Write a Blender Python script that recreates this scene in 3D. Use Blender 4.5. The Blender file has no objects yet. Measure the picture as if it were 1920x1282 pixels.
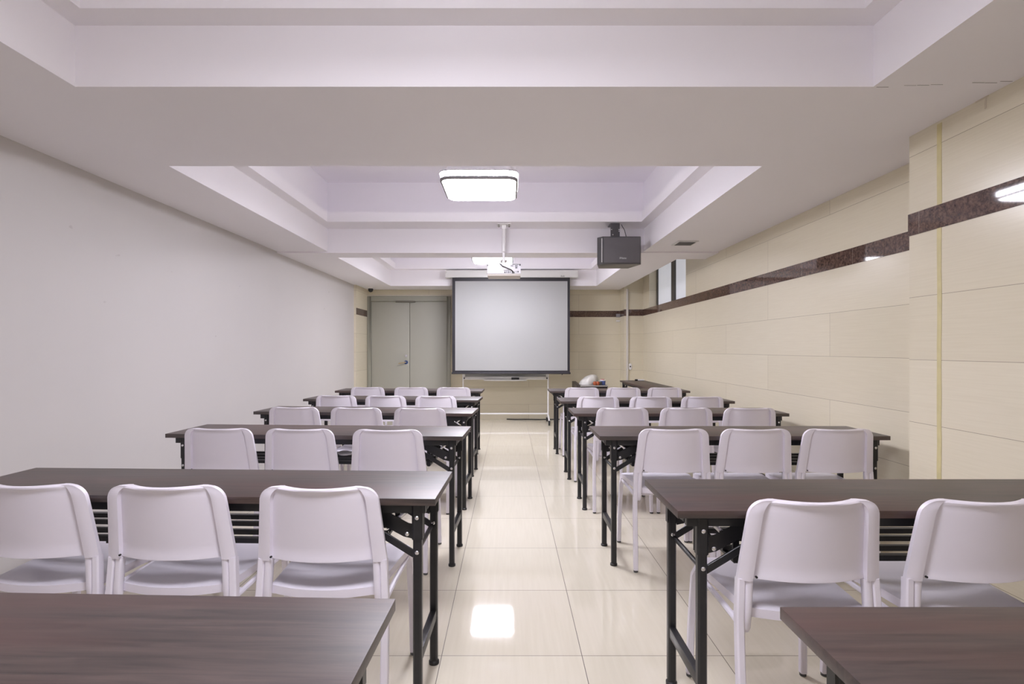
import bpy, bmesh, math, random
from mathutils import Vector, Matrix, Euler
random.seed(7)
SC = bpy.context.scene
COL = SC.collection
PI = math.pi

# ------------------------------------------------------------------ settings
SC.view_settings.view_transform = 'Standard'
SC.view_settings.look = 'None'
SC.view_settings.gamma = 1.0
SC.view_settings.use_curve_mapping = False
SC.view_settings.exposure = 2.54
SC.cycles.max_bounces = 14
SC.cycles.diffuse_bounces = 10
SC.cycles.glossy_bounces = 5
SC.cycles.sample_clamp_indirect = 6.0

# ------------------------------------------------------------------ materials
def new_mat(name):
    m = bpy.data.materials.new(name)
    m.use_nodes = True
    nt = m.node_tree
    b = nt.nodes['Principled BSDF']
    return m, nt, b

def N(nt, t, **kw):
    n = nt.nodes.new(t)
    for k, v in kw.items():
        setattr(n, k, v)
    return n

def mth(nt, op, a, b=None):
    n = N(nt, 'ShaderNodeMath', operation=op)
    for i, v in enumerate((a, b)):
        if v is None:
            continue
        if isinstance(v, (int, float)):
            n.inputs[i].default_value = v
        else:
            nt.links.new(v, n.inputs[i])
    return n.outputs[0]

def mix(nt, fac, a, b):
    n = N(nt, 'ShaderNodeMix', data_type='RGBA')
    for idx, v in ((0, fac), (6, a), (7, b)):
        if isinstance(v, (int, float)):
            n.inputs[idx].default_value = v
        elif isinstance(v, tuple):
            n.inputs[idx].default_value = v if len(v) == 4 else (*v, 1)
        else:
            nt.links.new(v, n.inputs[idx])
    return n.outputs[2]

def plain(name, col, rough=0.5, metal=0.0, var=0.04, scale=12.0, spec=0.5, bump=0.0):
    m, nt, b = new_mat(name)
    tc = N(nt, 'ShaderNodeTexCoord')
    nz = N(nt, 'ShaderNodeTexNoise')
    nz.inputs['Scale'].default_value = scale
    nz.inputs['Detail'].default_value = 3
    nt.links.new(tc.outputs['Object'], nz.inputs['Vector'])
    lo = tuple(max(0, c * (1 - var)) for c in col)
    hi = tuple(min(1, c * (1 + var)) for c in col)
    nt.links.new(mix(nt, nz.outputs['Fac'], lo, hi), b.inputs['Base Color'])
    b.inputs['Roughness'].default_value = rough
    b.inputs['Metallic'].default_value = metal
    b.inputs['Specular IOR Level'].default_value = spec
    if bump:
        bp = N(nt, 'ShaderNodeBump')
        bp.inputs['Strength'].default_value = bump
        bp.inputs['Distance'].default_value = 0.002
        nt.links.new(nz.outputs['Fac'], bp.inputs['Height'])
        nt.links.new(bp.outputs['Normal'], b.inputs['Normal'])
    return m

def emitter(name, col, strength):
    m, nt, b = new_mat(name)
    b.inputs['Base Color'].default_value = (0.8, 0.8, 0.8, 1)
    b.inputs['Emission Color'].default_value = (*col, 1)
    b.inputs['Emission Strength'].default_value = strength
    return m

TILE = 0.581
def floor_mat():
    m, nt, b = new_mat('polished_floor_tile')
    g = N(nt, 'ShaderNodeNewGeometry')
    sub = N(nt, 'ShaderNodeVectorMath', operation='SUBTRACT')
    nt.links.new(g.outputs['Position'], sub.inputs[0])
    sub.inputs[1].default_value = (-0.278 - 10 * TILE, 2.147 - 10 * TILE, 0)
    br = N(nt, 'ShaderNodeTexBrick', offset=0.0, squash=1.0)
    br.inputs['Scale'].default_value = 1.0
    br.inputs['Mortar Size'].default_value = 0.0016
    br.inputs['Mortar Smooth'].default_value = 0.1
    br.inputs['Brick Width'].default_value = TILE
    br.inputs['Row Height'].default_value = TILE
    br.inputs['Bias'].default_value = 0
    br.inputs['Color1'].default_value = (0, 0, 0, 1)
    br.inputs['Color2'].default_value = (1, 1, 1, 1)
    nt.links.new(sub.outputs[0], br.inputs['Vector'])
    mp = N(nt, 'ShaderNodeMapping')
    mp.inputs['Scale'].default_value = (55, 3.0, 1)
    nt.links.new(g.outputs['Position'], mp.inputs['Vector'])
    nz = N(nt, 'ShaderNodeTexNoise')
    nz.inputs['Scale'].default_value = 1.0
    nz.inputs['Detail'].default_value = 4
    nt.links.new(mp.outputs[0], nz.inputs['Vector'])
    streak = mix(nt, nz.outputs['Fac'], (0.615, 0.57, 0.455), (0.70, 0.655, 0.545))
    tint = mix(nt, 0.12, streak, br.outputs['Color'])
    tint = mix(nt, 0.75, tint, streak)
    col = mix(nt, br.outputs['Fac'], tint, (0.10, 0.08, 0.06))
    nt.links.new(col, b.inputs['Base Color'])
    nt.links.new(mth(nt, 'ADD', mth(nt, 'MULTIPLY', br.outputs['Fac'], 0.4), 0.045), b.inputs['Roughness'])
    b.inputs['IOR'].default_value = 1.52
    return m

def wall_tile_mat(name, z0, row, width, rough=0.22, shift=0.0):
    m, nt, b = new_mat(name)
    g = N(nt, 'ShaderNodeNewGeometry')
    s = N(nt, 'ShaderNodeSeparateXYZ')
    nt.links.new(g.outputs['Position'], s.inputs[0])
    u = mth(nt, 'ADD', s.outputs['X'], s.outputs['Y'])
    u = mth(nt, 'ADD', u, 20.0 + shift)
    v = mth(nt, 'ADD', s.outputs['Z'], -z0 + 40 * row)
    c = N(nt, 'ShaderNodeCombineXYZ')
    nt.links.new(u, c.inputs[0]); nt.links.new(v, c.inputs[1])
    br = N(nt, 'ShaderNodeTexBrick', offset=0.5, squash=1.0)
    br.inputs['Scale'].default_value = 1.0
    br.inputs['Mortar Size'].default_value = 0.0011
    br.inputs['Mortar Smooth'].default_value = 0.2
    br.inputs['Brick Width'].default_value = width
    br.inputs['Row Height'].default_value = row
    br.inputs['Color1'].default_value = (0, 0, 0, 1)
    br.inputs['Color2'].default_value = (1, 1, 1, 1)
    nt.links.new(c.outputs[0], br.inputs['Vector'])
    c2 = N(nt, 'ShaderNodeCombineXYZ')
    nt.links.new(mth(nt, 'MULTIPLY', u, 4.0), c2.inputs[0])
    nt.links.new(mth(nt, 'MULTIPLY', v, 130.0), c2.inputs[1])
    nz = N(nt, 'ShaderNodeTexNoise')
    nz.inputs['Scale'].default_value = 1.0
    nz.inputs['Detail'].default_value = 4
    nt.links.new(c2.outputs[0], nz.inputs['Vector'])
    streak = mix(nt, nz.outputs['Fac'], (0.69, 0.63, 0.475), (0.78, 0.725, 0.57))
    tint = mix(nt, 0.04, streak, br.outputs['Color'])
    col = mix(nt, br.outputs['Fac'], tint, (0.30, 0.255, 0.19))
    nt.links.new(col, b.inputs['Base Color'])
    b.inputs['Roughness'].default_value = rough
    b.inputs['Specular IOR Level'].default_value = 0.4
    return m

def granite_mat():
    m, nt, b = new_mat('brown_granite_border')
    g = N(nt, 'ShaderNodeNewGeometry')
    nz = N(nt, 'ShaderNodeTexNoise')
    nz.inputs['Scale'].default_value = 60
    nz.inputs['Detail'].default_value = 6
    nz.inputs['Roughness'].default_value = 0.75
    nt.links.new(g.outputs['Position'], nz.inputs['Vector'])
    r = N(nt, 'ShaderNodeValToRGB')
    r.color_ramp.elements[0].position = 0.38
    r.color_ramp.elements[0].color = (0.040, 0.021, 0.016, 1)
    r.color_ramp.elements[1].position = 0.66
    r.color_ramp.elements[1].color = (0.20, 0.125, 0.095, 1)
    nt.links.new(nz.outputs['Fac'], r.inputs[0])
    # seams every 0.61 m along the border
    s = N(nt, 'ShaderNodeSeparateXYZ')
    nt.links.new(g.outputs['Position'], s.inputs[0])
    u = mth(nt, 'ADD', mth(nt, 'ADD', s.outputs['X'], s.outputs['Y']), 17.34)
    fr = mth(nt, 'FRACT', mth(nt, 'DIVIDE', u, 0.61))
    seam = mth(nt, 'LESS_THAN', fr, 0.004)
    nt.links.new(mix(nt, seam, r.outputs[0], (0.30, 0.24, 0.19)), b.inputs['Base Color'])
    b.inputs['Roughness'].default_value = 0.04
    b.inputs['IOR'].default_value = 1.6
    return m

def wood_mat():
    m, nt, b = new_mat('dark_walnut_laminate')
    tc = N(nt, 'ShaderNodeTexCoord')
    oi = N(nt, 'ShaderNodeObjectInfo')
    add = N(nt, 'ShaderNodeVectorMath', operation='ADD')
    cr = N(nt, 'ShaderNodeCombineXYZ')
    nt.links.new(mth(nt, 'MULTIPLY', oi.outputs['Random'], 9.0), cr.inputs[0])
    nt.links.new(mth(nt, 'MULTIPLY', oi.outputs['Random'], 5.0), cr.inputs[1])
    nt.links.new(tc.outputs['Object'], add.inputs[0]); nt.links.new(cr.outputs[0], add.inputs[1])
    mp = N(nt, 'ShaderNodeMapping')
    mp.inputs['Scale'].default_value = (3.2, 60, 60)
    nt.links.new(add.outputs[0], mp.inputs['Vector'])
    nz = N(nt, 'ShaderNodeTexNoise')
    nz.inputs['Scale'].default_value = 1.0
    nz.inputs['Detail'].default_value = 7
    nz.inputs['Roughness'].default_value = 0.65
    nz.inputs['Distortion'].default_value = 0.6
    nt.links.new(mp.outputs[0], nz.inputs['Vector'])
    r = N(nt, 'ShaderNodeValToRGB')
    e = r.color_ramp.elements
    e[0].position = 0.34; e[0].color = (0.020, 0.0135, 0.0125, 1)
    e[1].position = 0.72; e[1].color = (0.076, 0.050, 0.043, 1)
    nt.links.new(nz.outputs['Fac'], r.inputs[0])
    mp2 = N(nt, 'ShaderNodeMapping')
    mp2.inputs['Scale'].default_value = (0.8, 7, 7)
    nt.links.new(add.outputs[0], mp2.inputs['Vector'])
    n2 = N(nt, 'ShaderNodeTexNoise')
    n2.inputs['Scale'].default_value = 1.0
    n2.inputs['Detail'].default_value = 2
    nt.links.new(mp2.outputs[0], n2.inputs['Vector'])
    r2 = N(nt, 'ShaderNodeValToRGB')
    r2.color_ramp.elements[0].position = 0.45
    r2.color_ramp.elements[1].position = 0.65
    nt.links.new(n2.outputs['Fac'], r2.inputs[0])
    red = mix(nt, r2.outputs[0], r.outputs[0], (0.075, 0.030, 0.024))
    col = mix(nt, 0.55, r.outputs[0], red)
    nt.links.new(col, b.inputs['Base Color'])
    b.inputs['Roughness'].default_value = 0.43
    b.inputs['IOR'].default_value = 1.75
    return m

def scuffed_wall_mat():
    m, nt, b = new_mat('white_wall_paint')
    g = N(nt, 'ShaderNodeNewGeometry')
    nz = N(nt, 'ShaderNodeTexNoise')
    nz.inputs['Scale'].default_value = 1.2
    nz.inputs['Detail'].default_value = 3
    nt.links.new(g.outputs['Position'], nz.inputs['Vector'])
    base = mix(nt, nz.outputs['Fac'], (0.585, 0.565, 0.555), (0.62, 0.60, 0.59))
    mp = N(nt, 'ShaderNodeMapping')
    mp.inputs['Scale'].default_value = (1, 6, 11)
    nt.links.new(g.outputs['Position'], mp.inputs['Vector'])
    n2 = N(nt, 'ShaderNodeTexNoise')
    n2.inputs['Scale'].default_value = 1.0
    n2.inputs['Detail'].default_value = 2
    nt.links.new(mp.outputs[0], n2.inputs['Vector'])
    r = N(nt, 'ShaderNodeValToRGB')
    r.color_ramp.elements[0].position = 0.775
    r.color_ramp.elements[1].position = 0.80
    nt.links.new(n2.outputs['Fac'], r.inputs[0])
    nt.links.new(mix(nt, mth(nt, 'MULTIPLY', r.outputs[0], 0.35), base, (0.35, 0.32, 0.32)), b.inputs['Base Color'])
    b.inputs['Roughness'].default_value = 0.5
    b.inputs['Specular IOR Level'].default_value = 0.3
    return m

ROW = 0.3146
Z_SB, Z_ST = 1.845, 1.955            # brown border bottom / top
M = {}
M['floor'] = floor_mat()
M['tile_low'] = wall_tile_mat('cream_wall_tile', Z_SB, ROW, 1.8)
M['tile_high'] = wall_tile_mat('cream_wall_tile_upper', Z_ST + 0.29, 0.40, 1.8)
M['tile_low_pilaster'] = wall_tile_mat('cream_pilaster_tile', Z_SB, ROW, 1.8, shift=0.3)
M['tile_high_pilaster'] = wall_tile_mat('cream_pilaster_tile_upper', Z_ST + 0.29, 0.40, 1.8, shift=0.3)
M['granite'] = granite_mat()
M['wood'] = wood_mat()
M['white_wall'] = scuffed_wall_mat()
M['ceiling'] = plain('white_ceiling_paint', (0.885, 0.865, 0.895), 0.75, var=0.015, scale=1.5, spec=0.2)
M['black_metal'] = plain('black_painted_steel', (0.016, 0.016, 0.018), 0.38, var=0.2, scale=60)
M['steel'] = plain('bright_zinc', (0.72, 0.72, 0.74), 0.25, metal=1.0, var=0.05)
M['plastic_black'] = plain('black_plastic', (0.012, 0.012, 0.013), 0.45, var=0.2)
M['chair'] = plain('white_chair_plastic', (0.80, 0.765, 0.845), 0.36, var=0.012, scale=20)
M['chair_leg'] = plain('white_lacquered_steel', (0.80, 0.765, 0.84), 0.3, var=0.012)
M['foot_grey'] = plain('grey_rubber', (0.10, 0.10, 0.10), 0.7)
LAMP_COL = (0.965, 0.945, 1.05)
LAMP_E = 11.0
M['lamp'] = emitter('lamp_diffuser_glow', LAMP_COL, LAMP_E)
M['lamp_bright'] = emitter('boosted_lamp_diffuser_glow', LAMP_COL, LAMP_E * 1.15)  # same lamp type, strength raised to brighten the screen end
M['lamp_dim'] = emitter('dimmed_lamp_diffuser_glow', LAMP_COL, LAMP_E * 0.75)  # same lamp type, strength lowered to balance the near end
M['lamp_fill'] = emitter('added_fill_lamp_glow', LAMP_COL, LAMP_E * 0.42)  # weak glow for the added rear lamp, strength tuned for brightness
M['lamp_rim'] = plain('lamp_rim_grey', (0.30, 0.29, 0.30), 0.3)
M['lamp_edge'] = plain('lamp_edge_clear_grey', (0.22, 0.21, 0.22), 0.25)
M['lamp_tray'] = plain('lamp_tray_white', (0.78, 0.77, 0.78), 0.4)
M['screen'] = plain('matte_screen_fabric', (0.385, 0.39, 0.385), 0.85, var=0.008, spec=0.1)
M['screen_black'] = plain('black_screen_border', (0.022, 0.020, 0.026), 0.5)
M['casing'] = plain('offwhite_enamel', (0.66, 0.66, 0.63), 0.35, var=0.02)
M['alu'] = plain('brushed_aluminium', (0.70, 0.69, 0.66), 0.35, metal=0.6, var=0.05)
M['white_enamel'] = plain('white_enamel', (0.80, 0.79, 0.79), 0.3, var=0.01)
M['projector'] = plain('projector_shell_white', (0.80, 0.79, 0.83), 0.35, var=0.01)
M['projector_under'] = plain('projector_base_beige', (0.60, 0.55, 0.50), 0.5)
M['grille'] = plain('speaker_grille_cloth', (0.115, 0.108, 0.112), 0.75, var=0.35, scale=900)
M['speaker_box'] = plain('speaker_vinyl_black', (0.075, 0.072, 0.075), 0.3, var=0.1)
M['mark_white'] = plain('printed_white_mark', (0.62, 0.62, 0.62), 0.5)
M['mark_dark'] = plain('printed_dark_mark', (0.03, 0.03, 0.03), 0.5)
M['door'] = plain('grey_green_door_paint', (0.40, 0.40, 0.345), 0.42, var=0.02, scale=3)
M['door_frame'] = plain('grey_green_frame_paint', (0.335, 0.335, 0.28), 0.42, var=0.02)
M['door_closer'] = plain('dull_bronze_metal', (0.15, 0.14, 0.11), 0.4)
M['blue'] = plain('blue_plastic', (0.022, 0.060, 0.19), 0.35)
M['brass'] = plain('dull_brass', (0.52, 0.42, 0.27), 0.3, metal=0.8)
M['caulk'] = plain('yellowed_sealant', (0.62, 0.55, 0.29), 0.6, var=0.15, scale=18)
M['stain'] = plain('old_plaster_drip', (0.62, 0.56, 0.44), 0.8)
M['crack'] = plain('dark_plaster_crack', (0.30, 0.285, 0.285), 0.9)
M['vent'] = plain('vent_slat_grey', (0.22, 0.21, 0.21), 0.5)
M['bag'] = plain('white_plastic_bag', (0.66, 0.65, 0.61), 0.35, var=0.12, scale=18)
M['orange'] = plain('orange_peel', (0.42, 0.10, 0.035), 0.45, var=0.35, scale=30)
M['tub'] = plain('blue_tub_plastic', (0.09, 0.13, 0.36), 0.4)
M['red_lid'] = plain('red_lid_plastic', (0.45, 0.05, 0.05), 0.4)
M['cup'] = plain('dark_grey_plastic', (0.10, 0.11, 0.11), 0.4)
M['paper'] = plain('white_paper', (0.82, 0.81, 0.79), 0.8)
M['desk'] = plain('dark_desk_laminate', (0.055, 0.045, 0.04), 0.4, var=0.2)
M['win_frame'] = plain('dark_window_frame', (0.075, 0.07, 0.06), 0.4)
M['cable'] = plain('black_cable', (0.015, 0.014, 0.013), 0.6)
M['pipe'] = plain('white_conduit', (0.70, 0.67, 0.62), 0.4)

def window_mat():
    m, nt, b = new_mat('frosted_window_glass')
    tc = N(nt, 'ShaderNodeTexCoord')
    nz = N(nt, 'ShaderNodeTexNoise'); nz.inputs['Scale'].default_value = 2.5
    nt.links.new(tc.outputs['Object'], nz.inputs['Vector'])
    nt.links.new(mix(nt, nz.outputs['Fac'], (0.55, 0.57, 0.60), (0.66, 0.67, 0.70)), b.inputs['Base Color'])
    b.inputs['Roughness'].default_value = 0.35
    b.inputs['Emission Color'].default_value = (0.9, 0.92, 1.0, 1)
    b.inputs['Emission Strength'].default_value = 0.06
    return m
M['pane'] = window_mat()

# ------------------------------------------------------------------ mesh builder
class MB:
    def __init__(self):
        self.bm = bmesh.new()
    def quad(self, a, b, c, d):
        vs = [self.bm.verts.new(p) for p in (a, b, c, d)]
        return self.bm.faces.new(vs)
    def box(self, x0, x1, y0, y1, z0, z1, rot=None, mat=0):
        cx, cy, cz = (x0 + x1) / 2, (y0 + y1) / 2, (z0 + z1) / 2
        pts = []
        for z in (z0, z1):
            for x, y in ((x0, y0), (x1, y0), (x1, y1), (x0, y1)):
                p = Vector((x, y, z))
                if rot is not None:
                    c = Vector((cx, cy, cz)); p = c + rot @ (p - c)
                pts.append(self.bm.verts.new(p))
        for f in ((3, 2, 1, 0), (4, 5, 6, 7), (0, 1, 5, 4), (1, 2, 6, 5), (2, 3, 7, 6), (3, 0, 4, 7)):
            fc = self.bm.faces.new([pts[i] for i in f]); fc.material_index = mat
        return self
    def loops(self, rings, cap0=True, cap1=True, mat=0):
        R = [[self.bm.verts.new(p) for p in r] for r in rings]
        n = len(R[0])
        for a, b in zip(R, R[1:]):
            for i in range(n):
                f = self.bm.faces.new((a[i], a[(i + 1) % n], b[(i + 1) % n], b[i])); f.material_index = mat
        if cap0:
            f = self.bm.faces.new(R[0][::-1]); f.material_index = mat
        if cap1:
            f = self.bm.faces.new(R[-1]); f.material_index = mat
        return self
    def tube(self, pts, w, h=None, seg=8, rect=False, up=(0, 1, 0)):
        """sweep an ellipse (or rounded rectangle) w x h along pts; h is measured along `up`"""
        h = h or w
        P = [Vector(p) for p in pts]
        rings = []
        for i, p in enumerate(P):
            if i == 0: t = P[1] - P[0]
            elif i == len(P) - 1: t = P[-1] - P[-2]
            else: t = (P[i + 1] - P[i]).normalized() + (P[i] - P[i - 1]).normalized()
            t.normalize()
            u = Vector(up)
            if abs(u.dot(t)) > 0.95: u = Vector((1, 0, 0))
            s = t.cross(u).normalized(); u = s.cross(t).normalized()
            ring = []
            if rect:
                c = min(w, h) * 0.18
                for a, b in ((1, -1), (1, 1), (-1, 1), (-1, -1)):
                    x, y = a * w / 2, b * h / 2
                    if a * b < 0: q = ((x - a * c, y), (x, y - b * c))
                    else: q = ((x, y - b * c), (x - a * c, y))
                    for xx, yy in q: ring.append(p + s * xx + u * yy)
            else:
                for k in range(seg):
                    an = 2 * PI * k / seg
                    ring.append(p + s * (math.cos(an) * w / 2) + u * (math.sin(an) * h / 2))
            rings.append(ring)
        return self.loops(rings)
    def cyl(self, p0, p1, r, seg=14, r2=None):
        p0, p1 = Vector(p0), Vector(p1)
        t = (p1 - p0).normalized()
        u = Vector((0, 0, 1)) if abs(t.z) < 0.9 else Vector((1, 0, 0))
        s = t.cross(u).normalized(); u = s.cross(t)
        r2 = r if r2 is None else r2
        mk = lambda c, rr: [c + s * (math.cos(2 * PI * k / seg) * rr) + u * (math.sin(2 * PI * k / seg) * rr) for k in range(seg)]
        return self.loops([mk(p0, r), mk(p1, r2)])
    def lathe(self, prof, seg=20, c=(0, 0, 0)):
        """prof: list of (r, z)"""
        c = Vector(c)
        return self.loops([[c + Vector((math.cos(2 * PI * k / seg) * max(r, 1e-4), math.sin(2 * PI * k / seg) * max(r, 1e-4), z)) for k in range(seg)] for r, z in prof])
    def rrect(self, cx, cy, levels, seg=6):
        """rounded-rectangle prism; levels: list of (z, half_x, half_y, radius)"""
        rings = []
        for z, hx, hy, r in levels:
            ring = []
            for k, (sx, sy) in enumerate(((1, 1), (-1, 1), (-1, -1), (1, -1))):
                for j in range(seg + 1):
                    a = PI / 2 * k + PI / 2 * j / seg
                    ring.append((cx + sx * (hx - r) + r * math.cos(a), cy + sy * (hy - r) + r * math.sin(a), z))
            rings.append(ring)
        return self.loops(rings)
    def build(self, name, mats, parent=None, bevel=0, smooth=35):
        bm = self.bm
        bmesh.ops.remove_doubles(bm, verts=bm.verts, dist=1e-6)
        if bevel:
            ed = [e for e in bm.edges if len(e.link_faces) == 2 and e.calc_face_angle(0) > 0.6]
            bmesh.ops.bevel(bm, geom=ed, offset=bevel, segments=2, affect='EDGES', profile=0.6)
        bmesh.ops.recalc_face_normals(bm, faces=bm.faces)
        me = bpy.data.meshes.new(name)
        bm.to_mesh(me); bm.free()
        for m in (mats if isinstance(mats, (list, tuple)) else [mats]):
            me.materials.append(m)
        if smooth:
            for p in me.polygons: p.use_smooth = True
            me.set_sharp_from_angle(angle=math.radians(smooth))
        o = bpy.data.objects.new(name, me)
        COL.objects.link(o)
        if parent is not None: o.parent = parent
        return o

def tag(o, label=None, cat=None, group=None, kind=None):
    if label: o['label'] = label
    if cat: o['category'] = cat
    if group: o['group'] = group
    if kind: o['kind'] = kind
    return o

def empty(name, loc, rz=0.0):
    o = bpy.data.objects.new(name, None)
    o.empty_display_size = 0.1
    COL.objects.link(o)
    o.location = loc; o.rotation_euler = (0, 0, rz)
    return o

def copy_tree(o, parent=None):
    kids = [c for c in bpy.data.objects if c.parent == o]
    c = o.copy(); COL.objects.link(c)
    if parent is not None: c.parent = parent
    for k in kids: copy_tree(k, c)
    return c

def text_mesh(name, body, size, mat, parent, loc, rot, extrude=0.0006):
    cu = bpy.data.curves.new(name, 'FONT')
    cu.body = body; cu.size = size; cu.extrude = extrude
    cu.align_x = 'CENTER'; cu.align_y = 'CENTER'
    tmp = bpy.data.objects.new(name + '_src', cu); COL.objects.link(tmp)
    bpy.context.view_layer.update()
    me = bpy.data.meshes.new_from_object(tmp.evaluated_get(bpy.context.evaluated_depsgraph_get()))
    bpy.data.objects.remove(tmp); bpy.data.curves.remove(cu)
    me.materials.clear(); me.materials.append(mat)
    o = bpy.data.objects.new(name, me); COL.objects.link(o)
    o.parent = parent; o.location = loc; o.rotation_euler = rot
    return o

def struct(o, label=None):
    o['kind'] = 'structure'
    if label: o['label'] = label
    return o

# ------------------------------------------------------------------ camera
CAM_H = 1.27
cam = bpy.data.cameras.new('camera'); co = bpy.data.objects.new('camera', cam); COL.objects.link(co)
co.location = (0, 0, CAM_H); co.rotation_euler = (PI / 2, 0, 0)
cam.sensor_width = 36; cam.lens = 972 / 1920 * 36
cam.shift_x = 6 / 1920; cam.shift_y = 13 / 1920
cam.clip_start = 0.05
SC.camera = co
F = 972.0
def at(px, py, Y):
    return Vector(((px - 954) / F * Y, Y, CAM_H - (py - 654) / F * Y))

w = bpy.data.worlds.new('world'); w.use_nodes = True
w.node_tree.nodes['Background'].inputs[0].default_value = (0.8, 0.85, 1, 1)
w.node_tree.nodes['Background'].inputs[1].default_value = 0.3
SC.world = w

# ------------------------------------------------------------------ setting
XL, XLT, XR = -2.575, -2.540, 2.333
YB, YR = 9.34, -4.4
ZS1, ZS2, ZLED, ZMOLD, ZTOP = 2.352, 2.336, 2.604, 2.7055, 3.119
XP, YP0, YP1 = 2.045, 2.03, 2.647

m = MB(); m.box(XL - .2, XR + .4, YR - .2, YB + .2, -0.1, 0)
struct(m.build('floor', M['floor'], smooth=0), 'cream polished floor tiles with thin dark joints')

m = MB(); m.box(XL - .2, XL, YR, 8.62, 0, 3.2)
struct(m.build('wall_left', M['white_wall'], smooth=0), 'long white painted wall with faint scuffs')
def tiled(name, boxes, label, mats=('tile_low', 'tile_high')):
    m = MB()
    for x0, x1, y0, y1, z0, z1 in boxes:
        if z0 < Z_SB - .01:
            m.box(x0, x1, y0, y1, z0, min(z1, (Z_SB + Z_ST) / 2), mat=0)
        if z1 > Z_ST + .01:
            m.box(x0, x1, y0, y1, max(z0, (Z_SB + Z_ST) / 2), z1, mat=1)
    return struct(m.build(name, [M[k] for k in mats], smooth=0), label)
tiled('wall_left_end', [(XL - .2, XLT, 8.62, YB, 0, 3.2)], 'narrow tiled wall end beside the double door')
tiled('wall_back', [(XL - .2, XR + .3, YB, YB + .2, 0, 3.2)], 'tiled wall behind the projection screen')
tiled('wall_pier', [(2.005, XR + .01, 9.0, YB + .01, 0, 3.2)], 'narrow tiled pier in the corner behind the white pipe')
WY0, WY1, WZ1 = 6.834, 8.615, 2.80
tiled('wall_right', [(XR, XR + .25, YR, WY0, 0, 3.2), (XR, XR + .25, WY1, YB, 0, 3.2),
                     (XR, XR + .25, WY0, WY1, 0, Z_ST - .004), (XR, XR + .25, WY0, WY1, WZ1, 3.2)], 'cream tiled wall with brown border')
tiled('wall_right_pilaster', [(XP, XR + .01, YP0, YP1, 0, 2.5)], 'projecting tiled pilaster with a yellow sealant line', ('tile_low_pilaster', 'tile_high_pilaster'))
m = MB(); m.box(XL - .2, XR + .3, YR - .2, YR, 0, 3.2)
struct(m.build('wall_rear', M['white_wall'], smooth=0))

# brown border
def border(n, x0, x1, y0, y1):
    m = MB(); m.box(x0, x1, y0, y1, Z_SB, Z_ST)
    struct(m.build('trim_%d' % n, M['granite'], smooth=0), 'brown polished granite border strip')
E = 0.004
border(1, XR - E, XR + .01, YP1, 9.0)
border(2, XP - E, XP + .01, YP0, YP1 + E)
border(3, XP, XR - E, YP1 - .01, YP1 + E)
border(4, 0.9, 2.005, YB - E, YB + .01)
border(5, 2.005 - E, XR - E, 9.0 - E, 9.01)
border(6, 2.005 - E, 2.01, 9.0, YB - E)
border(7, XLT - .01, XLT + E, 8.63, YB - .06)
border(8, XR - E, XR + .01, YR, YP0)

# ceiling: soffits with three recesses
R0 = (-1.79, 1.505, -3.85, -1.9)
R1 = (-1.79, 1.505, -0.9, 2.14)
R2 = (-2.013, 1.50, 3.07, 5.76)
R3 = (-2.0, 1.485, 6.06, 8.77)
X0, X1 = XL - .1, XR + .1
ZT = ZTOP + .04
m = MB()
m.box(X0, X1, YR - .1, R0[2], ZS1, ZT)
m.box(X0, R0[0], R0[2], R0[3], ZS1, ZT); m.box(R0[1], X1, R0[2], R0[3], ZS1, ZT)
m.box(X0, X1, R0[3], R1[2], ZS1, ZT)
m.box(X0, R1[0], R1[2], R1[3], ZS1, ZT); m.box(R1[1], X1, R1[2], R1[3], ZS1, ZT)
m.box(X0, X1, R1[3], R2[2], ZS1, ZT)
m.box(X0, R2[0], R2[2], R2[3], ZS1, ZT); m.box(R2[1], X1, R2[2], R2[3], ZS1, ZT)
m.box(X0, X1, R2[3], R3[2], ZS2, ZT)
XS = 1.995
m.box(XS, X1, R3[2], 6.16, ZS2, ZT)
m.box(X0, R3[0], R3[2], R3[3], ZS2, ZT); m.box(R3[1], XS, R3[2], R3[3], ZS2, ZT)
m.box(X0, XS, R3[3], YB + .1, ZS2, ZT)
m.box(X0, X1 + .1, YR - .1, YB + .1, ZTOP, ZTOP + .12)
struct(m.build('ceiling', M['ceiling'], smooth=0), 'white plaster ceiling with three stepped recesses')
def ring(n, r, far=0.11):
    x0, x1, y0, y1 = r; a = 0.11
    m = MB()
    e = .01
    m.box(x0 - e, x0 + a, y0 - e, y1 + e, ZLED, ZMOLD); m.box(x1 - a, x1 + e, y0 - e, y1 + e, ZLED, ZMOLD)
    m.box(x0 + a, x1 - a, y0 - e, y0 + a, ZLED, ZMOLD); m.box(x0 + a, x1 - a, y1 - far, y1 + e, ZLED, ZMOLD)
    struct(m.build('trim_%d' % n, M['ceiling'], smooth=0), 'white ledge moulding around a ceiling recess')
ring(16, R0); ring(9, R1); ring(10, R2, 0.325); ring(11, R3, 0.13)

# sealant line, plaster drip and ceiling crack by the pilaster
m = MB()
pts = []
zz = [0.0 + i * 0.117 for i in range(21)]
y0 = 2.463
L = [(XP - .0016, y0 - .012 - random.random() * .004, min(z, 2.351)) for z in zz]
Rr = [(XP - .0016, y0 + .010 + random.random() * .004, min(z, 2.351)) for z in zz]
for i in range(len(zz) - 1):
    m.quad(L[i], Rr[i], Rr[i + 1], L[i + 1])
    m.quad((XP + .004, *L[i][1:]), (XP + .004, *L[i + 1][1:]), (XP + .004, *Rr[i + 1][1:]), (XP + .004, *Rr[i][1:]))
    m.quad(L[i], L[i + 1], (XP + .004, *L[i + 1][1:]), (XP + .004, *L[i][1:]))
    m.quad(Rr[i], (XP + .004, *Rr[i][1:]), (XP + .004, *Rr[i + 1][1:]), Rr[i + 1])
struct(m.build('trim_12', M['caulk'], smooth=0), 'yellowed sealant line running down the pilaster')
m = MB()
q = at(1850, 186, 2.22)
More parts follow.
